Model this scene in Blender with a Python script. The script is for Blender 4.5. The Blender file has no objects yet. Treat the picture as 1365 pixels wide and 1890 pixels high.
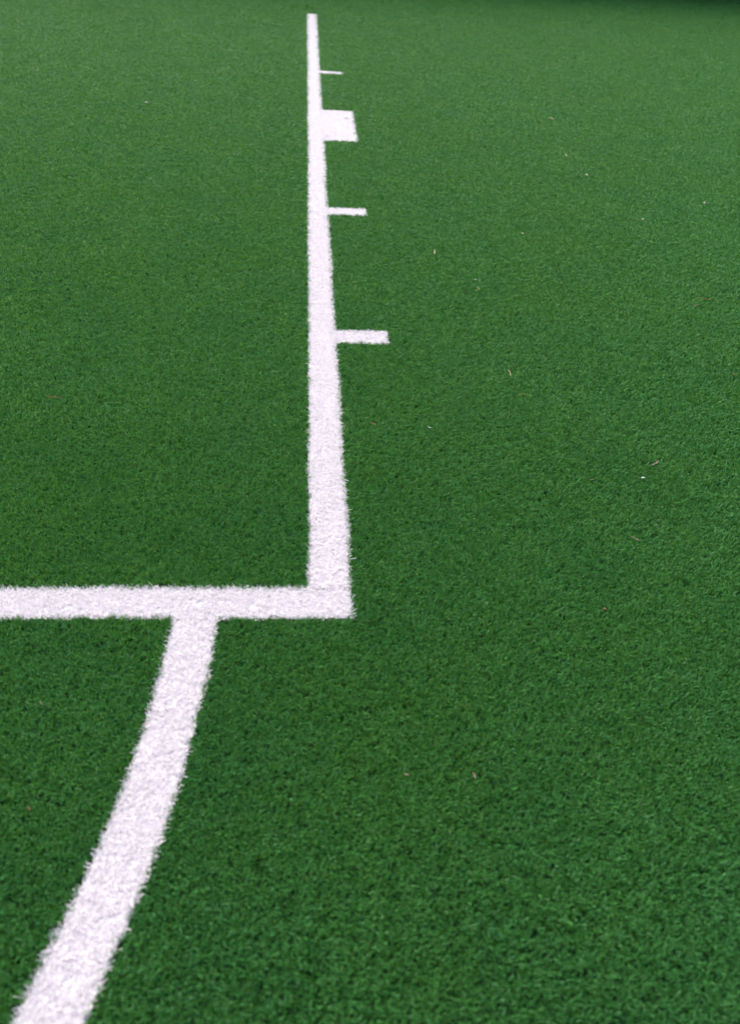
import bpy, bmesh, math, random
import numpy as np
from mathutils import Vector, Matrix

sc = bpy.context.scene
C = sc.collection
rng = np.random.default_rng(11)
random.seed(5)

# ------------------------------------------------------------------ camera
CAM = Vector((-0.08682, -0.98541, 1.0116))
R_ = Vector((0.99662, -0.05998, 0.05609))
U_ = Vector((-0.007, 0.61851, 0.78574))
F_ = Vector((0.08182, 0.78348, -0.61601))
cam_data = bpy.data.cameras.new('camera')
cam = bpy.data.objects.new('camera', cam_data)
C.objects.link(cam)
m = Matrix.Identity(4)
for i in range(3):
    m[i][0], m[i][1], m[i][2], m[i][3] = R_[i], U_[i], -F_[i], CAM[i]
cam.matrix_world = m
cam_data.sensor_fit = 'HORIZONTAL'
cam_data.sensor_width = 36.0
cam_data.lens = 36.0 * 1516.46 / 1365.0
cam_data.clip_start = 0.05
cam_data.clip_end = 500.0
cam_data.dof.use_dof = True
cam_data.dof.focus_distance = 2.1
cam_data.dof.aperture_fstop = 5.0
cam_data.dof.aperture_blades = 9
sc.camera = cam
sc.render.resolution_x, sc.render.resolution_y = 739, 1024

# ------------------------------------------------------------------ world, sun, exposure
SUN_EL = math.radians(50)
world = bpy.data.worlds.new('World')
sc.world = world
world.use_nodes = True
nt = world.node_tree
bg = nt.nodes['Background']
sky = nt.nodes.new('ShaderNodeTexSky')
sky.sky_type = 'NISHITA'
sky.sun_disc = False
sky.sun_elevation = SUN_EL
sky.sun_rotation = -math.radians(28)
sky.air_density = 1.0
sky.dust_density = 5.0
sky.ozone_density = 1.0
nt.links.new(sky.outputs['Color'], bg.inputs['Color'])
bg.inputs['Strength'].default_value = 0.15
sun_d = bpy.data.lights.new('sun', 'SUN')
sun_d.energy = 1.5
sun_d.angle = math.radians(55)
sun_d.color = (1.0, 0.95, 0.88)
sun = bpy.data.objects.new('sun', sun_d)
C.objects.link(sun)
SUN_AZ = math.radians(28)     # behind the added fence, a little to the left
to_sun = Vector((-math.sin(SUN_AZ) * math.cos(SUN_EL), math.cos(SUN_AZ) * math.cos(SUN_EL), math.sin(SUN_EL)))
sun.rotation_euler = to_sun.to_track_quat('Z', 'Y').to_euler()
sun.location = (-4, 6, 12)

vs = sc.view_settings
sc.display_settings.display_device = 'sRGB'
vs.view_transform = 'Standard'
vs.look = 'None'
vs.gamma = 1.0
vs.use_curve_mapping = False
vs.exposure = 1.12
sc.render.engine = 'CYCLES'
sc.cycles.use_denoising = True
sc.cycles.denoiser = 'OPENIMAGEDENOISE'
sc.cycles.denoising_input_passes = 'RGB_ALBEDO_NORMAL'
sc.cycles.use_adaptive_sampling = False
sc.cycles.max_bounces = 10
sc.cycles.diffuse_bounces = 7
sc.cycles.transmission_bounces = 6


# ------------------------------------------------------------------ helpers
def tag(o, label=None, cat=None, group=None, kind=None):
    for k, v in (('label', label), ('category', cat), ('group', group), ('kind', kind)):
        if v:
            o[k] = v
    return o


def link(name, me, mat=None, parent=None):
    o = bpy.data.objects.new(name, me)
    C.objects.link(o)
    if mat:
        me.materials.append(mat)
    if parent:
        o.parent = parent
    return o


def hash2(ix, iy, seed):
    h = (ix.astype(np.int64) * 374761393 + iy.astype(np.int64) * 668265263 + seed * 1442695041) & 0xFFFFFFFF
    h = ((h ^ (h >> 13)) * 1274126177) & 0xFFFFFFFF
    h = h ^ (h >> 16)
    return (h & 0xFFFF) / 65535.0


def vnoise(x, y, scale, seed):
    """smooth value noise, -1..1"""
    x = x / scale
    y = y / scale
    ix, iy = np.floor(x), np.floor(y)
    fx, fy = x - ix, y - iy
    fx = fx * fx * (3 - 2 * fx)
    fy = fy * fy * (3 - 2 * fy)
    a = hash2(ix, iy, seed)
    b = hash2(ix + 1, iy, seed)
    c = hash2(ix, iy + 1, seed)
    d = hash2(ix + 1, iy + 1, seed)
    return 2 * ((a * (1 - fx) + b * fx) * (1 - fy) + (c * (1 - fx) + d * fx) * fy) - 1


# ------------------------------------------------------------------ where the white lines run (metres, origin at the corner of the lane)
W = 0.075
GAP, TH, TL = 0.9512, 0.0764, 0.1417
BL, BH = 0.1591, 0.6018
YEND = 7.160
T1 = W + GAP
T2 = T1 + TH + GAP
B0 = T2 + TH + GAP
T3 = B0 + BH + GAP
ARC_C = (-2.5233, 0.0310)
ARC_R = 2.2962
XL = -1.9          # how far the cross line is built to the left
YB = -1.15         # how far the arc is built towards the viewer


def in_rect(x, y, x0, x1, y0, y1):
    return (x >= x0) & (x <= x1) & (y >= y0) & (y <= y1)


def f_lane(x, y):
    e = 0.0035 * np.clip((y - 3.5) / 3.0, 0, 1)     # cut a touch wider towards its far end
    return in_rect(x, y, -W - e, e, W + 0.0004, YEND)

def f_cross(x, y): return in_rect(x, y, XL, 0, 0, W)
def f_t1(x, y): return in_rect(x, y, 0.0004, TL, T1, T1 + TH)
def f_t2(x, y): return in_rect(x, y, 0.0004, TL, T2, T2 + TH)
def f_t3(x, y): return in_rect(x, y, 0.0004, TL, T3, T3 + TH)
def f_block(x, y): return in_rect(x, y, 0.0004, BL, B0, B0 + BH)


def f_arc(x, y):
    r = np.hypot(x - ARC_C[0], y - ARC_C[1])
    e = 0.0032 * np.clip((-y - 0.25) / 0.35, 0, 1)
    return (r <= ARC_R + 0.15 * e) & (r >= ARC_R - W - 0.8 * e) & (y < -0.0004) & (y > YB)


ALL = [f_lane, f_cross, f_t1, f_t2, f_t3, f_block, f_arc]


def warp(x, y):
    """the knife that cut the inlays was not quite steady"""
    wx = x + 0.0021 * vnoise(x, y, 0.11, 3) + 0.0013 * vnoise(x, y, 0.02, 4)
    wy = y + 0.0021 * vnoise(x, y, 0.11, 5) + 0.0013 * vnoise(x, y, 0.02, 6)
    return wx, wy


# ------------------------------------------------------------------ materials
def fibre_material(name, cols, rough, spec, transl, patch=0.0, patch_cols=None, through=(1, 1, 1)):
    """cols: ramp over the fibre's own random tint (colour attribute 'tint')"""
    mt = bpy.data.materials.new(name)
    mt.use_nodes = True
    n = mt.node_tree.nodes
    l = mt.node_tree.links
    n.clear()
    out = n.new('ShaderNodeOutputMaterial')
    pb = n.new('ShaderNodeBsdfPrincipled')
    tr = n.new('ShaderNodeBsdfTranslucent')
    mix = n.new('ShaderNodeMixShader')
    att = n.new('ShaderNodeAttribute')
    att.attribute_name = 'tint'
    ramp = n.new('ShaderNodeValToRGB')
    e = ramp.color_ramp.elements
    while len(e) > 1:
        e.remove(e[-1])
    e[0].position, e[0].color = cols[0][0], (*cols[0][1], 1)
    for p, c in cols[1:]:
        k = e.new(p)
        k.color = (*c, 1)
    l.new(att.outputs['Fac'], ramp.inputs['Fac'])
    col = ramp.outputs['Color']
    if patch:
        geo = n.new('ShaderNodeNewGeometry')
        for sc_, amt, pc, seed in patch_cols:
            nz = n.new('ShaderNodeTexNoise')
            nz.inputs['Scale'].default_value = sc_
            nz.inputs['Detail'].default_value = 3
            mp = n.new('ShaderNodeVectorMath')
            mp.operation = 'ADD'
            mp.inputs[1].default_value = (seed, seed * 2.3, 0)
            l.new(geo.outputs['Position'], mp.inputs[0])
            l.new(mp.outputs[0], nz.inputs['Vector'])
            rr = n.new('ShaderNodeMapRange')
            rr.inputs['From Min'].default_value = 0.42
            rr.inputs['From Max'].default_value = 0.68
            rr.inputs['To Max'].default_value = amt
            l.new(nz.outputs['Fac'], rr.inputs['Value'])
            mx = n.new('ShaderNodeMix')
            mx.data_type = 'RGBA'
            mx.inputs['B'].default_value = (*pc, 1)
            l.new(rr.outputs['Result'], mx.inputs['Factor'])
            l.new(col, mx.inputs['A'])
            col = mx.outputs['Result']
    l.new(col, pb.inputs['Base Color'])
    thru = n.new('ShaderNodeMix')
    thru.data_type = 'RGBA'
    thru.blend_type = 'MULTIPLY'
    thru.inputs['Factor'].default_value = 1.0
    thru.inputs['B'].default_value = (*through, 1)
    l.new(col, thru.inputs['A'])
    l.new(thru.outputs['Result'], tr.inputs['Color'])
    pb.inputs['Roughness'].default_value = rough
    pb.inputs['Specular IOR Level'].default_value = spec
    mix.inputs['Fac'].default_value = transl
    l.new(pb.outputs['BSDF'], mix.inputs[1])
    l.new(tr.outputs['BSDF'], mix.inputs[2])
    l.new(mix.outputs['Shader'], out.inputs['Surface'])
    return mt


def plain(name, col, rough=0.8, spec=0.3, var=0.25, scale=400.0):
    mt = bpy.data.materials.new(name)
    mt.use_nodes = True
    n = mt.node_tree.nodes
    l = mt.node_tree.links
    pb = n['Principled BSDF']
    nz = n.new('ShaderNodeTexNoise')
    nz.inputs['Scale'].default_value = scale
    nz.inputs['Detail'].default_value = 4
    tc = n.new('ShaderNodeTexCoord')
    l.new(tc.outputs['Object'], nz.inputs['Vector'])
    mx = n.new('ShaderNodeMix')
    mx.data_type = 'RGBA'
    mx.inputs['A'].default_value = (*[c * (1 - var) for c in col], 1)
    mx.inputs['B'].default_value = (*[min(1, c * (1 + var)) for c in col], 1)
    l.new(nz.outputs['Fac'], mx.inputs['Factor'])
    l.new(mx.outputs['Result'], pb.inputs['Base Color'])
    pb.inputs['Roughness'].default_value = rough
    pb.inputs['Specular IOR Level'].default_value = spec
    return mt


M_green = fibre_material(
    'green_turf_fibre',
    [(0.0, (0.027, 0.098, 0.029)), (0.4, (0.057, 0.216, 0.054)), (0.75, (0.087, 0.288, 0.073)), (1.0, (0.205, 0.445, 0.240))],
    0.45, 0.12, 0.36, 1.0,
    [(1.7, 0.30, (0.070, 0.210, 0.036), 0.0), (4.5, 0.30, (0.036, 0.172, 0.064), 7.0), (23.0, 0.20, (0.026, 0.140, 0.044), 3.0)], (1.5, 1.2, 0.56))
M_white = fibre_material(
    'white_turf_fibre',
    [(0.0, (0.80, 0.765, 0.785)), (0.5, (0.81, 0.78, 0.80)), (1.0, (0.825, 0.80, 0.815))],
    0.6, 0.2, 0.35)
M_ground = plain('dark_green_turf_backing', (0.010, 0.040, 0.012), 1.0, 0.0, 0.35, 300.0)
M_white_base = plain('white_turf_backing', (0.62, 0.60, 0.64), 0.9, 0.1, 0.1, 300.0)

# ------------------------------------------------------------------ ground
WALL_Y = 10.6
bm = bmesh.new()
bmesh.ops.create_grid(bm, x_segments=60, y_segments=60, size=60)
me = bpy.data.meshes.new('ground')
bm.to_mesh(me)
bm.free()
ground = link('ground', me, M_ground)
tag(ground, 'green artificial turf backing under the pile, running across the whole court', kind='structure')

# ------------------------------------------------------------------ unseen fence added past the far end, sized to cast the soft shade
M_wall = plain('dark_green_painted_boards', (0.03, 0.075, 0.04), 0.6, 0.3, 0.15, 9.0)
M_post = plain('dark_grey_steel', (0.10, 0.11, 0.11), 0.5, 0.4, 0.1, 9.0)
WALL_H = 3.05


def box(bm, x0, x1, y0, y1, z0, z1):
    v = [bm.verts.new(p) for p in ((x0, y0, z0), (x1, y0, z0), (x1, y1, z0), (x0, y1, z0), (x0, y0, z1), (x1, y0, z1), (x1, y1, z1), (x0, y1, z1))]
    for f in ((3, 2, 1, 0), (4, 5, 6, 7), (0, 1, 5, 4), (1, 2, 6, 5), (2, 3, 7, 6), (3, 0, 4, 7)):
        bm.faces.new([v[i] for i in f])


def box_mesh(name, *a):
    bm = bmesh.new()
    box(bm, *a)
    me = bpy.data.meshes.new(name)
    bm.to_mesh(me)
    bm.free()
    return me


fence = bpy.data.objects.new('shade_fence', None)
C.objects.link(fence)
fence.location = (2.0, WALL_Y, 0)
tag(fence, 'tall dark green boarded fence added out of view to cast the far shade', 'fence')
pm = box_mesh('post', -0.05, 0.05, -0.05, 0.05, 0, WALL_H + 0.08)
pm.materials.append(M_post)
bmm = box_mesh('board', -0.972, 0.972, -0.014, 0.014, 0.0, 0.242)
bmm.materials.append(M_wall)
for k in range(-4, 6):
    p = link('post', pm, None, fence)
    p.location = (k * 2.05, 0, 0)
    if k < 5:
        for j in range(11):
            b = link('board', bmm, None, fence)
            b.location = (k * 2.05 + 1.025, 0, 0.02 + j * 0.248)


# ------------------------------------------------------------------ turf fibres
def blade_mesh(base, hgt, wid, phi, lean, curl, tint, spin, name):
    """one mesh of many flat bent fibres: 5 vertices, a quad and a tip each (numpy arrays in)"""
    n = len(base)
    d = np.stack([np.cos(phi), np.sin(phi)], 1)
    w = np.stack([np.cos(spin), np.sin(spin)], 1) * wid[:, None] * 0.5
    l1 = hgt * lean * 0.42
    l2 = hgt * (lean + curl)
    z1 = hgt * 0.55
    z2 = hgt * np.clip(1.0 - 0.35 * (lean + curl) ** 2, 0.35, 1)
    V = np.zeros((n, 6, 3), np.float32)
    V[:, :, 2] += base[:, None, 2]
    b2 = base[:, :2]
    m_ = b2 + d * l1[:, None]
    t = b2 + d * l2[:, None]
    V[:, 0, :2] = b2 - w
    V[:, 1, :2] = b2 + w
    V[:, 2, :2] = m_ + w
    V[:, 3, :2] = m_ - w
    V[:, 4, :2] = t + w * 0.55
    V[:, 5, :2] = t - w * 0.55
    V[:, 2:4, 2] += z1[:, None]
    V[:, 4:6, 2] += z2[:, None]
    off = (np.arange(n) * 6)[:, None]
    F = np.concatenate([off + np.array([[0, 1, 2, 3]]), off + np.array([[3, 2, 4, 5]])], 1).reshape(-1)
    me = bpy.data.meshes.new(name)
    me.vertices.add(n * 6)
    me.vertices.foreach_set('co', V.reshape(-1))
    me.loops.add(len(F))
    me.loops.foreach_set('vertex_index', F.astype(np.int32))
    me.polygons.add(n * 2)
    me.polygons.foreach_set('loop_start', (np.arange(n * 2) * 4).astype(np.int32))
    me.polygons.foreach_set('use_smooth', np.ones(n * 2, bool))
    me.update(calc_edges=True)
    ca = me.color_attributes.new('tint', 'FLOAT_COLOR', 'POINT')
    c = np.ones((n, 6, 4), np.float32)
    c[:, :, :3] = tint[:, None, None]
    ca.data.foreach_set('color', c.reshape(-1))
    return me


PILE = 0.0108
# tufts: small bundles of curled fibres, instanced over the court
tufts = bpy.data.collections.new('tufts')
for k in range(16):
    nb = 11
    a = rng.uniform(0, 2 * np.pi, nb)
    r = 0.0085 * np.sqrt(rng.uniform(0, 1, nb))
    base = np.stack([r * np.cos(a), r * np.sin(a), 0 * r], 1)
    me = blade_mesh(base, PILE * rng.uniform(0.72, 1.12, nb), rng.uniform(0.0012, 0.0021, nb), rng.uniform(0, 2 * np.pi, nb),
                    rng.uniform(0.02, 0.4, nb), rng.uniform(0.05, 0.55, nb), np.clip(rng.beta(1.6, 2.2, nb), 0, 1), rng.uniform(0, np.pi, nb), 'tuft')
    me.materials.append(M_green)
    o = bpy.data.objects.new('tuft', me)
    tufts.objects.link(o)

# points, denser near the viewer
cx, cy = CAM.x, CAM.y


def ground_hit(u, v):
    d = R_ * ((u - 682.5) / 1516.46) + U_ * (-(v - 945) / 1516.46) + F_
    t = -CAM.z / d.z
    return CAM.x + d.x * t, CAM.y + d.y * t


corners = [ground_hit(-160, -40), ground_hit(1525, -40), ground_hit(1525, 2030), ground_hit(-160, 2030)]


def in_view(x, y):
    ok = np.ones(len(x), bool)
    for i in range(4):
        (x0, y0), (x1, y1) = corners[i], corners[(i + 1) % 4]
        ok &= ((x1 - x0) * (y - y0) - (y1 - y0) * (x - x0)) <= 0
    return ok


def tuft_size(d):
    return np.clip(0.95 * (d / 1.25) ** 0.50, 0.92, 3.0)


X0, X1 = min(c[0] for c in corners), max(c[0] for c in corners)
Y0, Y1 = min(c[1] for c in corners), min(max(c[1] for c in corners), WALL_Y - 0.1)
xs, ys = [], []
for (d0, d1) in [(0.0, 0.8)] + [(0.8 * 1.12 ** i, 0.8 * 1.12 ** (i + 1)) for i in range(25)]:
    dens = 20000 / float(tuft_size(np.array([d0]))[0]) ** 2
    cell = dens ** -0.5      # stitched on an uneven grid, so no bald spots
    gx, gy = np.meshgrid(np.arange(X0, X1, cell), np.arange(Y0, Y1, cell))
    n = gx.size
    x = gx.ravel() + rng.uniform(-0.75, 0.75, n) * cell
    y = gy.ravel() + rng.uniform(-0.75, 0.75, n) * cell
    d = np.hypot(x - cx, y - cy)
    k = (d >= d0) & (d < d1) & in_view(x, y)
    k &= rng.uniform(0, dens, n) < 20000 / tuft_size(d) ** 2
    xs.append(x[k]); ys.append(y[k])
x, y = np.concatenate(xs), np.concatenate(ys)
s = tuft_size(np.hypot(x - cx, y - cy))
wx, wy = warp(x, y)
keep = np.ones(len(x), bool)
for f in ALL:
    for ox, oy in ((0, 0), (0.0009, 0), (-0.0009, 0), (0, 0.0009), (0, -0.0009)):
        keep &= ~f(wx + ox, wy + oy)
x, y, s = x[keep], y[keep], s[keep]
n = len(x)
hz = 1 + 0.10 * vnoise(x, y, 0.008, 21) + 0.05 * vnoise(x, y, 0.05, 22) + rng.uniform(-0.1, 0.1, n)
# the pile lies over in clumps, with a weak common nap
tx = 0.15 * vnoise(x, y, 0.010, 31) + 0.07 * vnoise(x, y, 0.45, 35) + 0.06 * vnoise(x, y, 0.07, 33) + 0.06
ty = 0.15 * vnoise(x, y, 0.010, 32) + 0.07 * vnoise(x, y, 0.45, 36) + 0.06 * vnoise(x, y, 0.07, 34) - 0.04
me = bpy.data.meshes.new('turf_pile')
me.vertices.add(n)
me.vertices.foreach_set('co', np.stack([x, y, np.full(n, 0.001)], 1).astype(np.float32).reshape(-1))
for nm, arr in (('t_rot', np.stack([tx, ty, rng.uniform(0, 6.283, n)], 1)), ('t_scl', np.stack([s, s, hz], 1))):
    at = me.attributes.new(nm, 'FLOAT_VECTOR', 'POINT')
    at.data.foreach_set('vector', arr.astype(np.float32).reshape(-1))
pile = link('turf_pile', me)
tag(pile, 'short green artificial grass pile covering the court around the white lines', kind='stuff')
ng = bpy.data.node_groups.new('tuft_scatter', 'GeometryNodeTree')
ng.interface.new_socket('Geometry', in_out='INPUT', socket_type='NodeSocketGeometry')
ng.interface.new_socket('Geometry', in_out='OUTPUT', socket_type='NodeSocketGeometry')
gi = ng.nodes.new('NodeGroupInput')
go = ng.nodes.new('NodeGroupOutput')
iop = ng.nodes.new('GeometryNodeInstanceOnPoints')
ci = ng.nodes.new('GeometryNodeCollectionInfo')
ci.inputs['Collection'].default_value = tufts
ci.inputs['Separate Children'].default_value = True
ci.inputs['Reset Children'].default_value = True
iop.inputs['Pick Instance'].default_value = True
rv = ng.nodes.new('FunctionNodeRandomValue')
rv.data_type = 'INT'
for sck in rv.inputs:
    if sck.type == 'INT' and sck.name == 'Max':
        sck.default_value = 15
na = {}
for nm in ('t_rot', 't_scl'):
    q = ng.nodes.new('GeometryNodeInputNamedAttribute')
    q.data_type = 'FLOAT_VECTOR'
    q.inputs['Name'].default_value = nm
    na[nm] = q.outputs['Attribute']
# spin about the tuft's own axis first, then tip over
e1 = ng.nodes.new('FunctionNodeEulerToRotation')
ng.links.new(na['t_rot'], e1.inputs[0])
ng.links.new(gi.outputs[0], iop.inputs['Points'])
ng.links.new(ci.outputs[0], iop.inputs['Instance'])
for o_ in rv.outputs:
    if o_.type == 'INT':
        ng.links.new(o_, iop.inputs['Instance Index'])
ng.links.new(e1.outputs[0], iop.inputs['Rotation'])
ng.links.new(na['t_scl'], iop.inputs['Scale'])
ng.links.new(iop.outputs[0], go.inputs[0])
md = pile.modifiers.new('tuft_scatter', 'NODES')
md.node_group = ng


# ------------------------------------------------------------------ white inlaid lines: a backing strip (the thing) with its fibres (part)
def strip_mesh(name, pts_a, pts_b):
    bm = bmesh.new()
    T, Bt = 0.004, 0.0005
    rows = []
    for a, b in zip(pts_a, pts_b):
        rows.append([bm.verts.new((a[0], a[1], T)), bm.verts.new((b[0], b[1], T)), bm.verts.new((b[0], b[1], Bt)), bm.verts.new((a[0], a[1], Bt))])
    for p, q in zip(rows[:-1], rows[1:]):
        for i in range(4):
            bm.faces.new((p[i], p[(i + 1) % 4], q[(i + 1) % 4], q[i]))
    bm.faces.new(rows[0])
    bm.faces.new(rows[-1][::-1])
    bmesh.ops.recalc_face_normals(bm, faces=bm.faces)
    me = bpy.data.meshes.new(name)
    bm.to_mesh(me)
    bm.free()
    return me


def white_line(name, label, f, bounds, a, b, group=None):
    o = link(name, strip_mesh(name, a, b), M_white_base)
    tag(o, label, 'court line', group)
    x0, x1, y0, y1 = bounds
    px, py, pw, = [], [], []
    for (d0, d1, dens, wf) in ((0.0, 1.7, 270000, 1.0), (1.7, 3.0, 200000, 1.2), (3.0, 5.0, 130000, 1.5), (5.0, 20.0, 80000, 2.0)):
        n = int((x1 - x0 + 0.02) * (y1 - y0 + 0.02) * dens)
        x = rng.uniform(x0 - 0.01, x1 + 0.01, n)
        y = rng.uniform(y0 - 0.01, y1 + 0.01, n)
        d = np.hypot(x - cx, y - cy)
        wx, wy = warp(x, y)
        k = (d >= d0) & (d < d1) & f(wx, wy)
        px.append(x[k]); py.append(y[k]); pw.append(np.full(k.sum(), wf))
    x, y, wf = np.concatenate(px), np.concatenate(py), np.concatenate(pw)
    n = len(x)
    hgt = PILE * 0.93 * (1.02 + 0.04 * vnoise(x, y, 0.008, 41) + rng.uniform(-0.10, 0.08, n))
    phi = rng.normal(rng.uniform(0, 2 * np.pi), 1.7, n)      # each cut piece has a nap of its own
    stray = rng.uniform(0, 1, n) < 0.018      # a few fibres worked loose
    hgt = hgt * np.where(stray, rng.uniform(1.1, 1.4, n), 1.0)
    me = blade_mesh(np.stack([x, y, np.full(n, 0.001)], 1), hgt, rng.uniform(0.0010, 0.0018, n) * wf, phi, rng.uniform(0.05, 0.5, n),
                    rng.uniform(0.05, 0.55, n) + 0.25 * stray, rng.uniform(0, 1, n), rng.uniform(0, np.pi, n), 'pile')
    p = link('pile', me, M_white, o)
    p['kind'] = 'stuff'
    return o


def rect_line(name, label, f, x0, x1, y0, y1, group=None):
    i = 0.003
    x0, x1, y0, y1 = x0 + i, x1 - i, y0 + i, y1 - i
    return white_line(name, label, f, (x0, x1, y0, y1), [(x0, y0), (x0, y1)], [(x1, y0), (x1, y1)], group)


rect_line('lane_line', 'long straight white turf line running away from the corner to the far end', f_lane, -W, 0, W, YEND)
rect_line('cross_line', 'straight white turf line running across from the left edge to the corner', f_cross, XL, 0, 0, W)
g = 'short white lane marks on the long line'
rect_line('lane_mark', 'short white bar on the long line, nearest the corner and largest of three', f_t1, 0, TL, T1, T1 + TH, g)
rect_line('lane_mark', 'short white bar on the long line just this side of the white block', f_t2, 0, TL, T2, T2 + TH, g)
rect_line('lane_mark', 'short thin white bar beyond the white block, farthest along the long line', f_t3, 0, TL, T3, T3 + TH, g)
rect_line('lane_block', 'wide white rectangular block on the right side of the long line', f_block, 0, BL, B0, B0 + BH)
ths = np.linspace(math.asin((YB - ARC_C[1]) / ARC_R), math.asin((-0.003 - ARC_C[1]) / ARC_R), 28)
ra, rb = ARC_R - W + 0.003, ARC_R - 0.003
pa = [(ARC_C[0] + ra * math.cos(t), ARC_C[1] + ra * math.sin(t)) for t in ths]
pb_ = [(ARC_C[0] + rb * math.cos(t), ARC_C[1] + rb * math.sin(t)) for t in ths]
xs_ = [p[0] for p in pa + pb_]
white_line('arc_line', 'curved white turf line sweeping from the cross line to the bottom left', f_arc, (min(xs_), max(xs_), YB, 0), pa, pb_)


# ------------------------------------------------------------------ litter lying on the turf
def litter_mat(name, col, rough=0.7):
    return plain(name, [c * 0.92 for c in col], rough, 0.25, 0.3, 260.0)


MT = {
    'rust': litter_mat('rust_brown_needle', (0.20, 0.09, 0.045)),
    'straw': litter_mat('dry_straw', (0.36, 0.29, 0.19)),
    'tan': litter_mat('tan_leaf', (0.27, 0.19, 0.13)),
    'pink': litter_mat('pinkish_brown_leaf', (0.21, 0.165, 0.13)),
    'brown': litter_mat('brown_leaf', (0.14, 0.07, 0.04)),
    'white': litter_mat('white_chip', (0.50, 0.52, 0.53), 0.5),
    'cream': litter_mat('cream_chip', (0.42, 0.40, 0.33), 0.6),
    'dark': litter_mat('dark_crumb', (0.015, 0.018, 0.014)),
    'yellow': litter_mat('yellowish_straw', (0.28, 0.24, 0.06)),
    'grey': litter_mat('grey_scuff', (0.60, 0.56, 0.60)),
}


def needle_mesh(L, r, bend, seed):
    rd = random.Random(seed)
    bm = bmesh.new()
    N, S = 9, 6
    rings = []
    for i in range(N):
        t = i / (N - 1)
        px = (t - 0.5) * L
        py = bend * L * (1 - (2 * t - 1) ** 2) + rd.uniform(-1, 1) * 0.02 * L
        pz = 0.0006 + 0.05 * L * math.sin(t * 2.6 + seed) * 0.5
        rr = r * (0.35 + 0.65 * math.sin(math.pi * min(1, max(0, 0.12 + 0.8 * t))))
        rings.append([bm.verts.new((px, py + rr * math.cos(2 * math.pi * k / S), pz + rr * math.sin(2 * math.pi * k / S))) for k in range(S)])
    for a, b in zip(rings[:-1], rings[1:]):
        for k in range(S):
            bm.faces.new((a[k], a[(k + 1) % S], b[(k + 1) % S], b[k]))
    bm.faces.new(rings[0][::-1])
    bm.faces.new(rings[-1])
    me = bpy.data.meshes.new('needle')
    bm.to_mesh(me)
    bm.free()
    return me


def leaf_mesh(L, wd, seed):
    """a curled, ragged scrap of dry leaf with thickness"""
    rd = random.Random(seed)
    bm = bmesh.new()
    N, K = 7, 5
    th = 0.0004
    curl = rd.uniform(0.5, 1.1)
    top, bot = [], []
    for i in range(N):
        t = i / (N - 1)
        w = wd * (0.25 + 0.75 * math.sin(math.pi * (0.08 + 0.84 * t))) * rd.uniform(0.8, 1.15)
        rt, rb_ = [], []
        for k in range(K):
            u = (k / (K - 1) - 0.5)
            px = (t - 0.5) * L + rd.uniform(-1, 1) * 0.02 * L
            py = u * w + 0.08 * L * math.sin(t * 3 + seed)
            pz = 0.0006 + curl * abs(u) ** 1.5 * w + 0.10 * L * (t - 0.45) ** 2 + rd.uniform(0, 0.0003)
            rt.append(bm.verts.new((px, py, pz + th)))
            rb_.append(bm.verts.new((px, py, pz)))
        top.append(rt)
        bot.append(rb_)
    for i in range(N - 1):
        for k in range(K - 1):
            bm.faces.new((top[i][k], top[i + 1][k], top[i + 1][k + 1], top[i][k + 1]))
            bm.faces.new((bot[i][k], bot[i][k + 1], bot[i + 1][k + 1], bot[i + 1][k]))
        bm.faces.new((top[i][0], bot[i][0], bot[i + 1][0], top[i + 1][0]))
        bm.faces.new((top[i][-1], top[i + 1][-1], bot[i + 1][-1], bot[i][-1]))
    for k in range(K - 1):
        bm.faces.new((top[0][k], top[0][k + 1], bot[0][k + 1], bot[0][k]))
        bm.faces.new((top[-1][k], bot[-1][k], bot[-1][k + 1], top[-1][k + 1]))
    bmesh.ops.recalc_face_normals(bm, faces=bm.faces)
    me = bpy.data.meshes.new('leaf')
    bm.to_mesh(me)
    bm.free()
    return me


def chip_mesh(L, wd, seed):
    rd = random.Random(seed)
    bm = bmesh.new()
    bmesh.ops.create_icosphere(bm, subdivisions=2, radius=0.5)
    for v in bm.verts:
        v.co *= rd.uniform(0.82, 1.15)
        v.co.x *= L
        v.co.y *= wd
        v.co.z *= min(wd, L) * 0.7
    me = bpy.data.meshes.new('chip')
    bm.to_mesh(me)
    bm.free()
    return me


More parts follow.
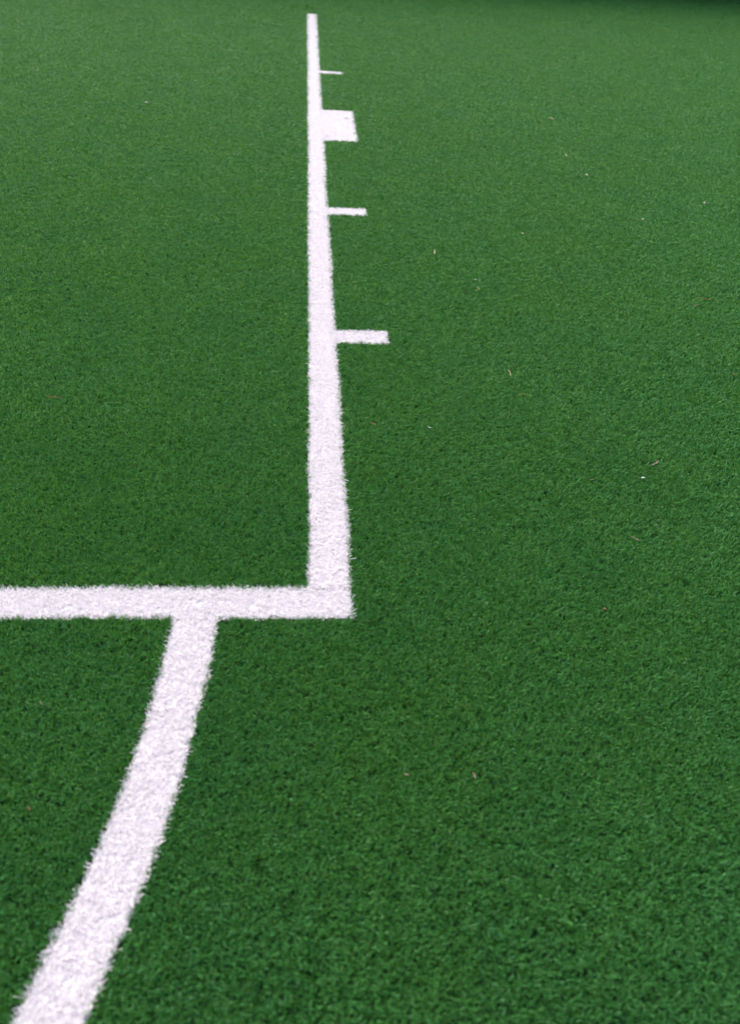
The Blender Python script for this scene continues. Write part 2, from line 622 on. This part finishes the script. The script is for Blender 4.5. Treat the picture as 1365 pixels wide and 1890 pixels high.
# kind, colour, both ends on the ground, width (m), name, category, label
LITTER = [
    ('needle', 'rust', (-0.6751, 0.7100, -0.6372, 0.7040), 0.0022, 'pine_needle', 'needle', 'long rust brown needle lying level on the green turf at far left'),
    ('needle', 'straw', (1.2136, 3.7287, 1.2389, 3.6977), 0.0075, 'straw', 'straw', 'pale straw sliver on green turf far right of the white block'),
    ('leaf', 'straw', (0.3487, 1.7246, 0.3500, 1.6757), 0.0060, 'straw', 'straw', 'pale upright straw scrap right of the middle white bar, nearest to it'),
    ('needle', 'yellow', (0.4488, 1.4195, 0.4509, 1.3909), 0.0035, 'straw', 'straw', 'small dull yellow straw bit right of the largest white bar, slightly beyond it'),
    ('needle', 'rust', (1.1428, 1.3900, 1.1782, 1.3679), 0.0036, 'pine_needle', 'needle', 'reddish brown needle on green turf by the right edge'),
    ('needle', 'straw', (0.4415, 0.8910, 0.4407, 0.8508), 0.0030, 'straw', 'straw', 'thin curved tan straw right of the long line, below the largest bar'),
    ('needle', 'yellow', (0.4374, 0.7580, 0.4654, 0.7617), 0.0024, 'straw', 'straw', 'faint yellow straw lying level just below the thin curved tan one'),
    ('chip', 'white', (0.1974, 0.6070, 0.2066, 0.6003), 0.0035, 'paper_chip', 'chip', 'bluish white chip right of the long line beside a brown scrap'),
    ('leaf', 'brown', (0.0669, 0.6195, 0.0811, 0.6083), 0.0060, 'leaf_scrap', 'leaf', 'brown leaf scrap close beside the long white line on its right'),
    ('chip', 'white', (0.6387, 0.4131, 0.6515, 0.4153), 0.0058, 'paper_chip', 'chip', 'bright white chip on the right, lying below a curled brown leaf'),
    ('leaf', 'pink', (0.6753, 0.4606, 0.7035, 0.4780), 0.0060, 'leaf_scrap', 'leaf', 'curled brown leaf just above the bright white chip on the right'),
    ('leaf', 'pink', (0.5250, 0.4052, 0.5316, 0.4033), 0.0045, 'leaf_scrap', 'leaf', 'tiny reddish leaf scrap level with and left of the bright white chip'),
    ('chip', 'rust', (0.4418, 0.0191, 0.4461, 0.0137), 0.0062, 'seed', 'seed', 'round reddish brown seed right of the corner of the white lines'),
    ('leaf', 'pink', (0.1560, -0.3091, 0.1588, -0.3206), 0.0046, 'leaf_scrap', 'leaf', 'pinkish tan leaf sliver in the front turf, steeper of two close together'),
    ('leaf', 'pink', (0.0575, -0.3096, 0.0650, -0.3115), 0.0032, 'leaf_scrap', 'leaf', 'small flat pinkish scrap left of the steep sliver in the front turf'),
    ('chip', 'cream', (1.5460, 2.3695, 1.5444, 2.3419), 0.0075, 'paper_chip', 'chip', 'cream chip by the right edge, level with the middle white bar'),
    ('needle', 'straw', (1.1760, 2.1262, 1.1918, 2.1217), 0.0030, 'straw', 'straw', 'faint straw lying next to a small cream leaf scrap at right'),
    ('leaf', 'straw', (1.1965, 2.1100, 1.2139, 2.1303), 0.0080, 'leaf_scrap', 'leaf', 'small cream leaf scrap touching distance from a faint straw at right'),
    ('chip', 'cream', (0.6926, 1.9248, 0.6972, 1.9087), 0.0055, 'paper_chip', 'chip', 'cream speck right of and slightly nearer than the middle white bar'),
    ('chip', 'white', (0.4489, 1.4830, 0.4545, 1.4748), 0.0045, 'paper_chip', 'chip', 'white speck just beyond the small dull yellow straw bit'),
    ('leaf', 'pink', (0.5512, 0.2127, 0.5705, 0.2014), 0.0050, 'leaf_scrap', 'leaf', 'flat pinkish brown scrap between the white chip and the round seed'),
    ('chip', 'dark', (1.1023, 3.8923, 1.1067, 3.8552), 0.0120, 'crumb', 'crumb', 'black crumb on the far turf just left of the pale straw sliver'),
    ('chip', 'dark', (1.3268, 3.3055, 1.3324, 3.2758), 0.0120, 'crumb', 'crumb', 'black crumb on the far turf nearer than the pale straw sliver'),
    ('needle', 'brown', (1.4483, 4.4832, 1.5028, 4.5110), 0.0060, 'pine_needle', 'needle', 'dark brown needle on the far turf, farthest of the litter'),
    ('chip', 'cream', (1.1414, 2.7054, 1.1424, 2.6736), 0.0070, 'paper_chip', 'chip', 'cream speck on the far right turf between block and middle bar level'),
    ('chip', 'cream', (-0.9076, 3.6546, -0.8796, 3.6484), 0.0100, 'paper_chip', 'chip', 'whitish speck on the far turf left of the long line'),
    ('leaf', 'tan', (-0.0314, 0.3899, -0.0248, 0.3862), 0.0030, 'leaf_scrap', 'leaf', 'tiny tan scrap lying on the long white line above the corner'),
    ('needle', 'grey', (-0.0708, 2.0753, -0.0312, 2.0617), 0.0016, 'hair', 'hair', 'fine grey hair lying across the long white line by the middle bar'),
    ('needle', 'grey', (0.1067, 3.5068, 0.1380, 3.5354), 0.0060, 'twig', 'twig', 'grey bit lying on the white block at its upper right'),
    ('needle', 'grey', (0.0074, 3.1428, 0.0280, 3.1562), 0.0045, 'twig', 'twig', 'grey bit lying on the white block at its lower left'),
    ('leaf', 'brown', (-0.1458, 0.0517, -0.1409, 0.0450), 0.0028, 'leaf_scrap', 'leaf', 'dark brown scrap lying on the white cross line left of the corner'),
    ('leaf', 'brown', (1.0498, 0.8967, 1.0528, 0.8792), 0.0060, 'leaf_scrap', 'leaf', 'brown scrap at the right edge below the reddish brown needle'),
    ('leaf', 'brown', (1.1105, 1.3195, 1.1274, 1.3364), 0.0050, 'leaf_scrap', 'leaf', 'dull brown scrap directly below the reddish brown needle at right'),
    ('leaf', 'rust', (-0.4458, -0.3488, -0.4408, -0.3545), 0.0034, 'leaf_scrap', 'leaf', 'dull red scrap in the turf left of the curved white line'),
    ('needle', 'tan', (-0.4735, -0.1746, -0.4668, -0.1798), 0.0016, 'straw', 'straw', 'tiny tan straw bit in the turf below the cross line at left'),
    ('needle', 'brown', (-0.0377, 0.0118, -0.0287, 0.0027), 0.0013, 'twig', 'twig', 'short dark twig on the white corner at its lower edge'),
    ('needle', 'straw', (1.1309, 3.0218, 1.1247, 2.9664), 0.0060, 'straw', 'straw', 'thin straw standing steep on the far turf below the pale sliver'),
]
for i, (kd, col, (ax, ay, bx, by), wd, name, cat, label) in enumerate(LITTER):
    L = math.hypot(bx - ax, by - ay)
    if kd == 'needle':
        me = needle_mesh(L * 0.95, wd * 0.36, random.uniform(-0.08, 0.08), i)
    elif kd == 'leaf':
        me = leaf_mesh(L * 0.9, wd * 0.5, i)
    else:
        me = chip_mesh(L * 0.8, wd * 0.8, i)
    me.name = name
    o = link(name, me, MT[col])
    o.location = ((ax + bx) / 2, (ay + by) / 2, PILE - (0.0006 if kd != 'chip' else 0.0002))
    o.rotation_euler = (0, 0, math.atan2(by - ay, bx - ax))
    for p in me.polygons:
        p.use_smooth = True
    tag(o, label, cat)
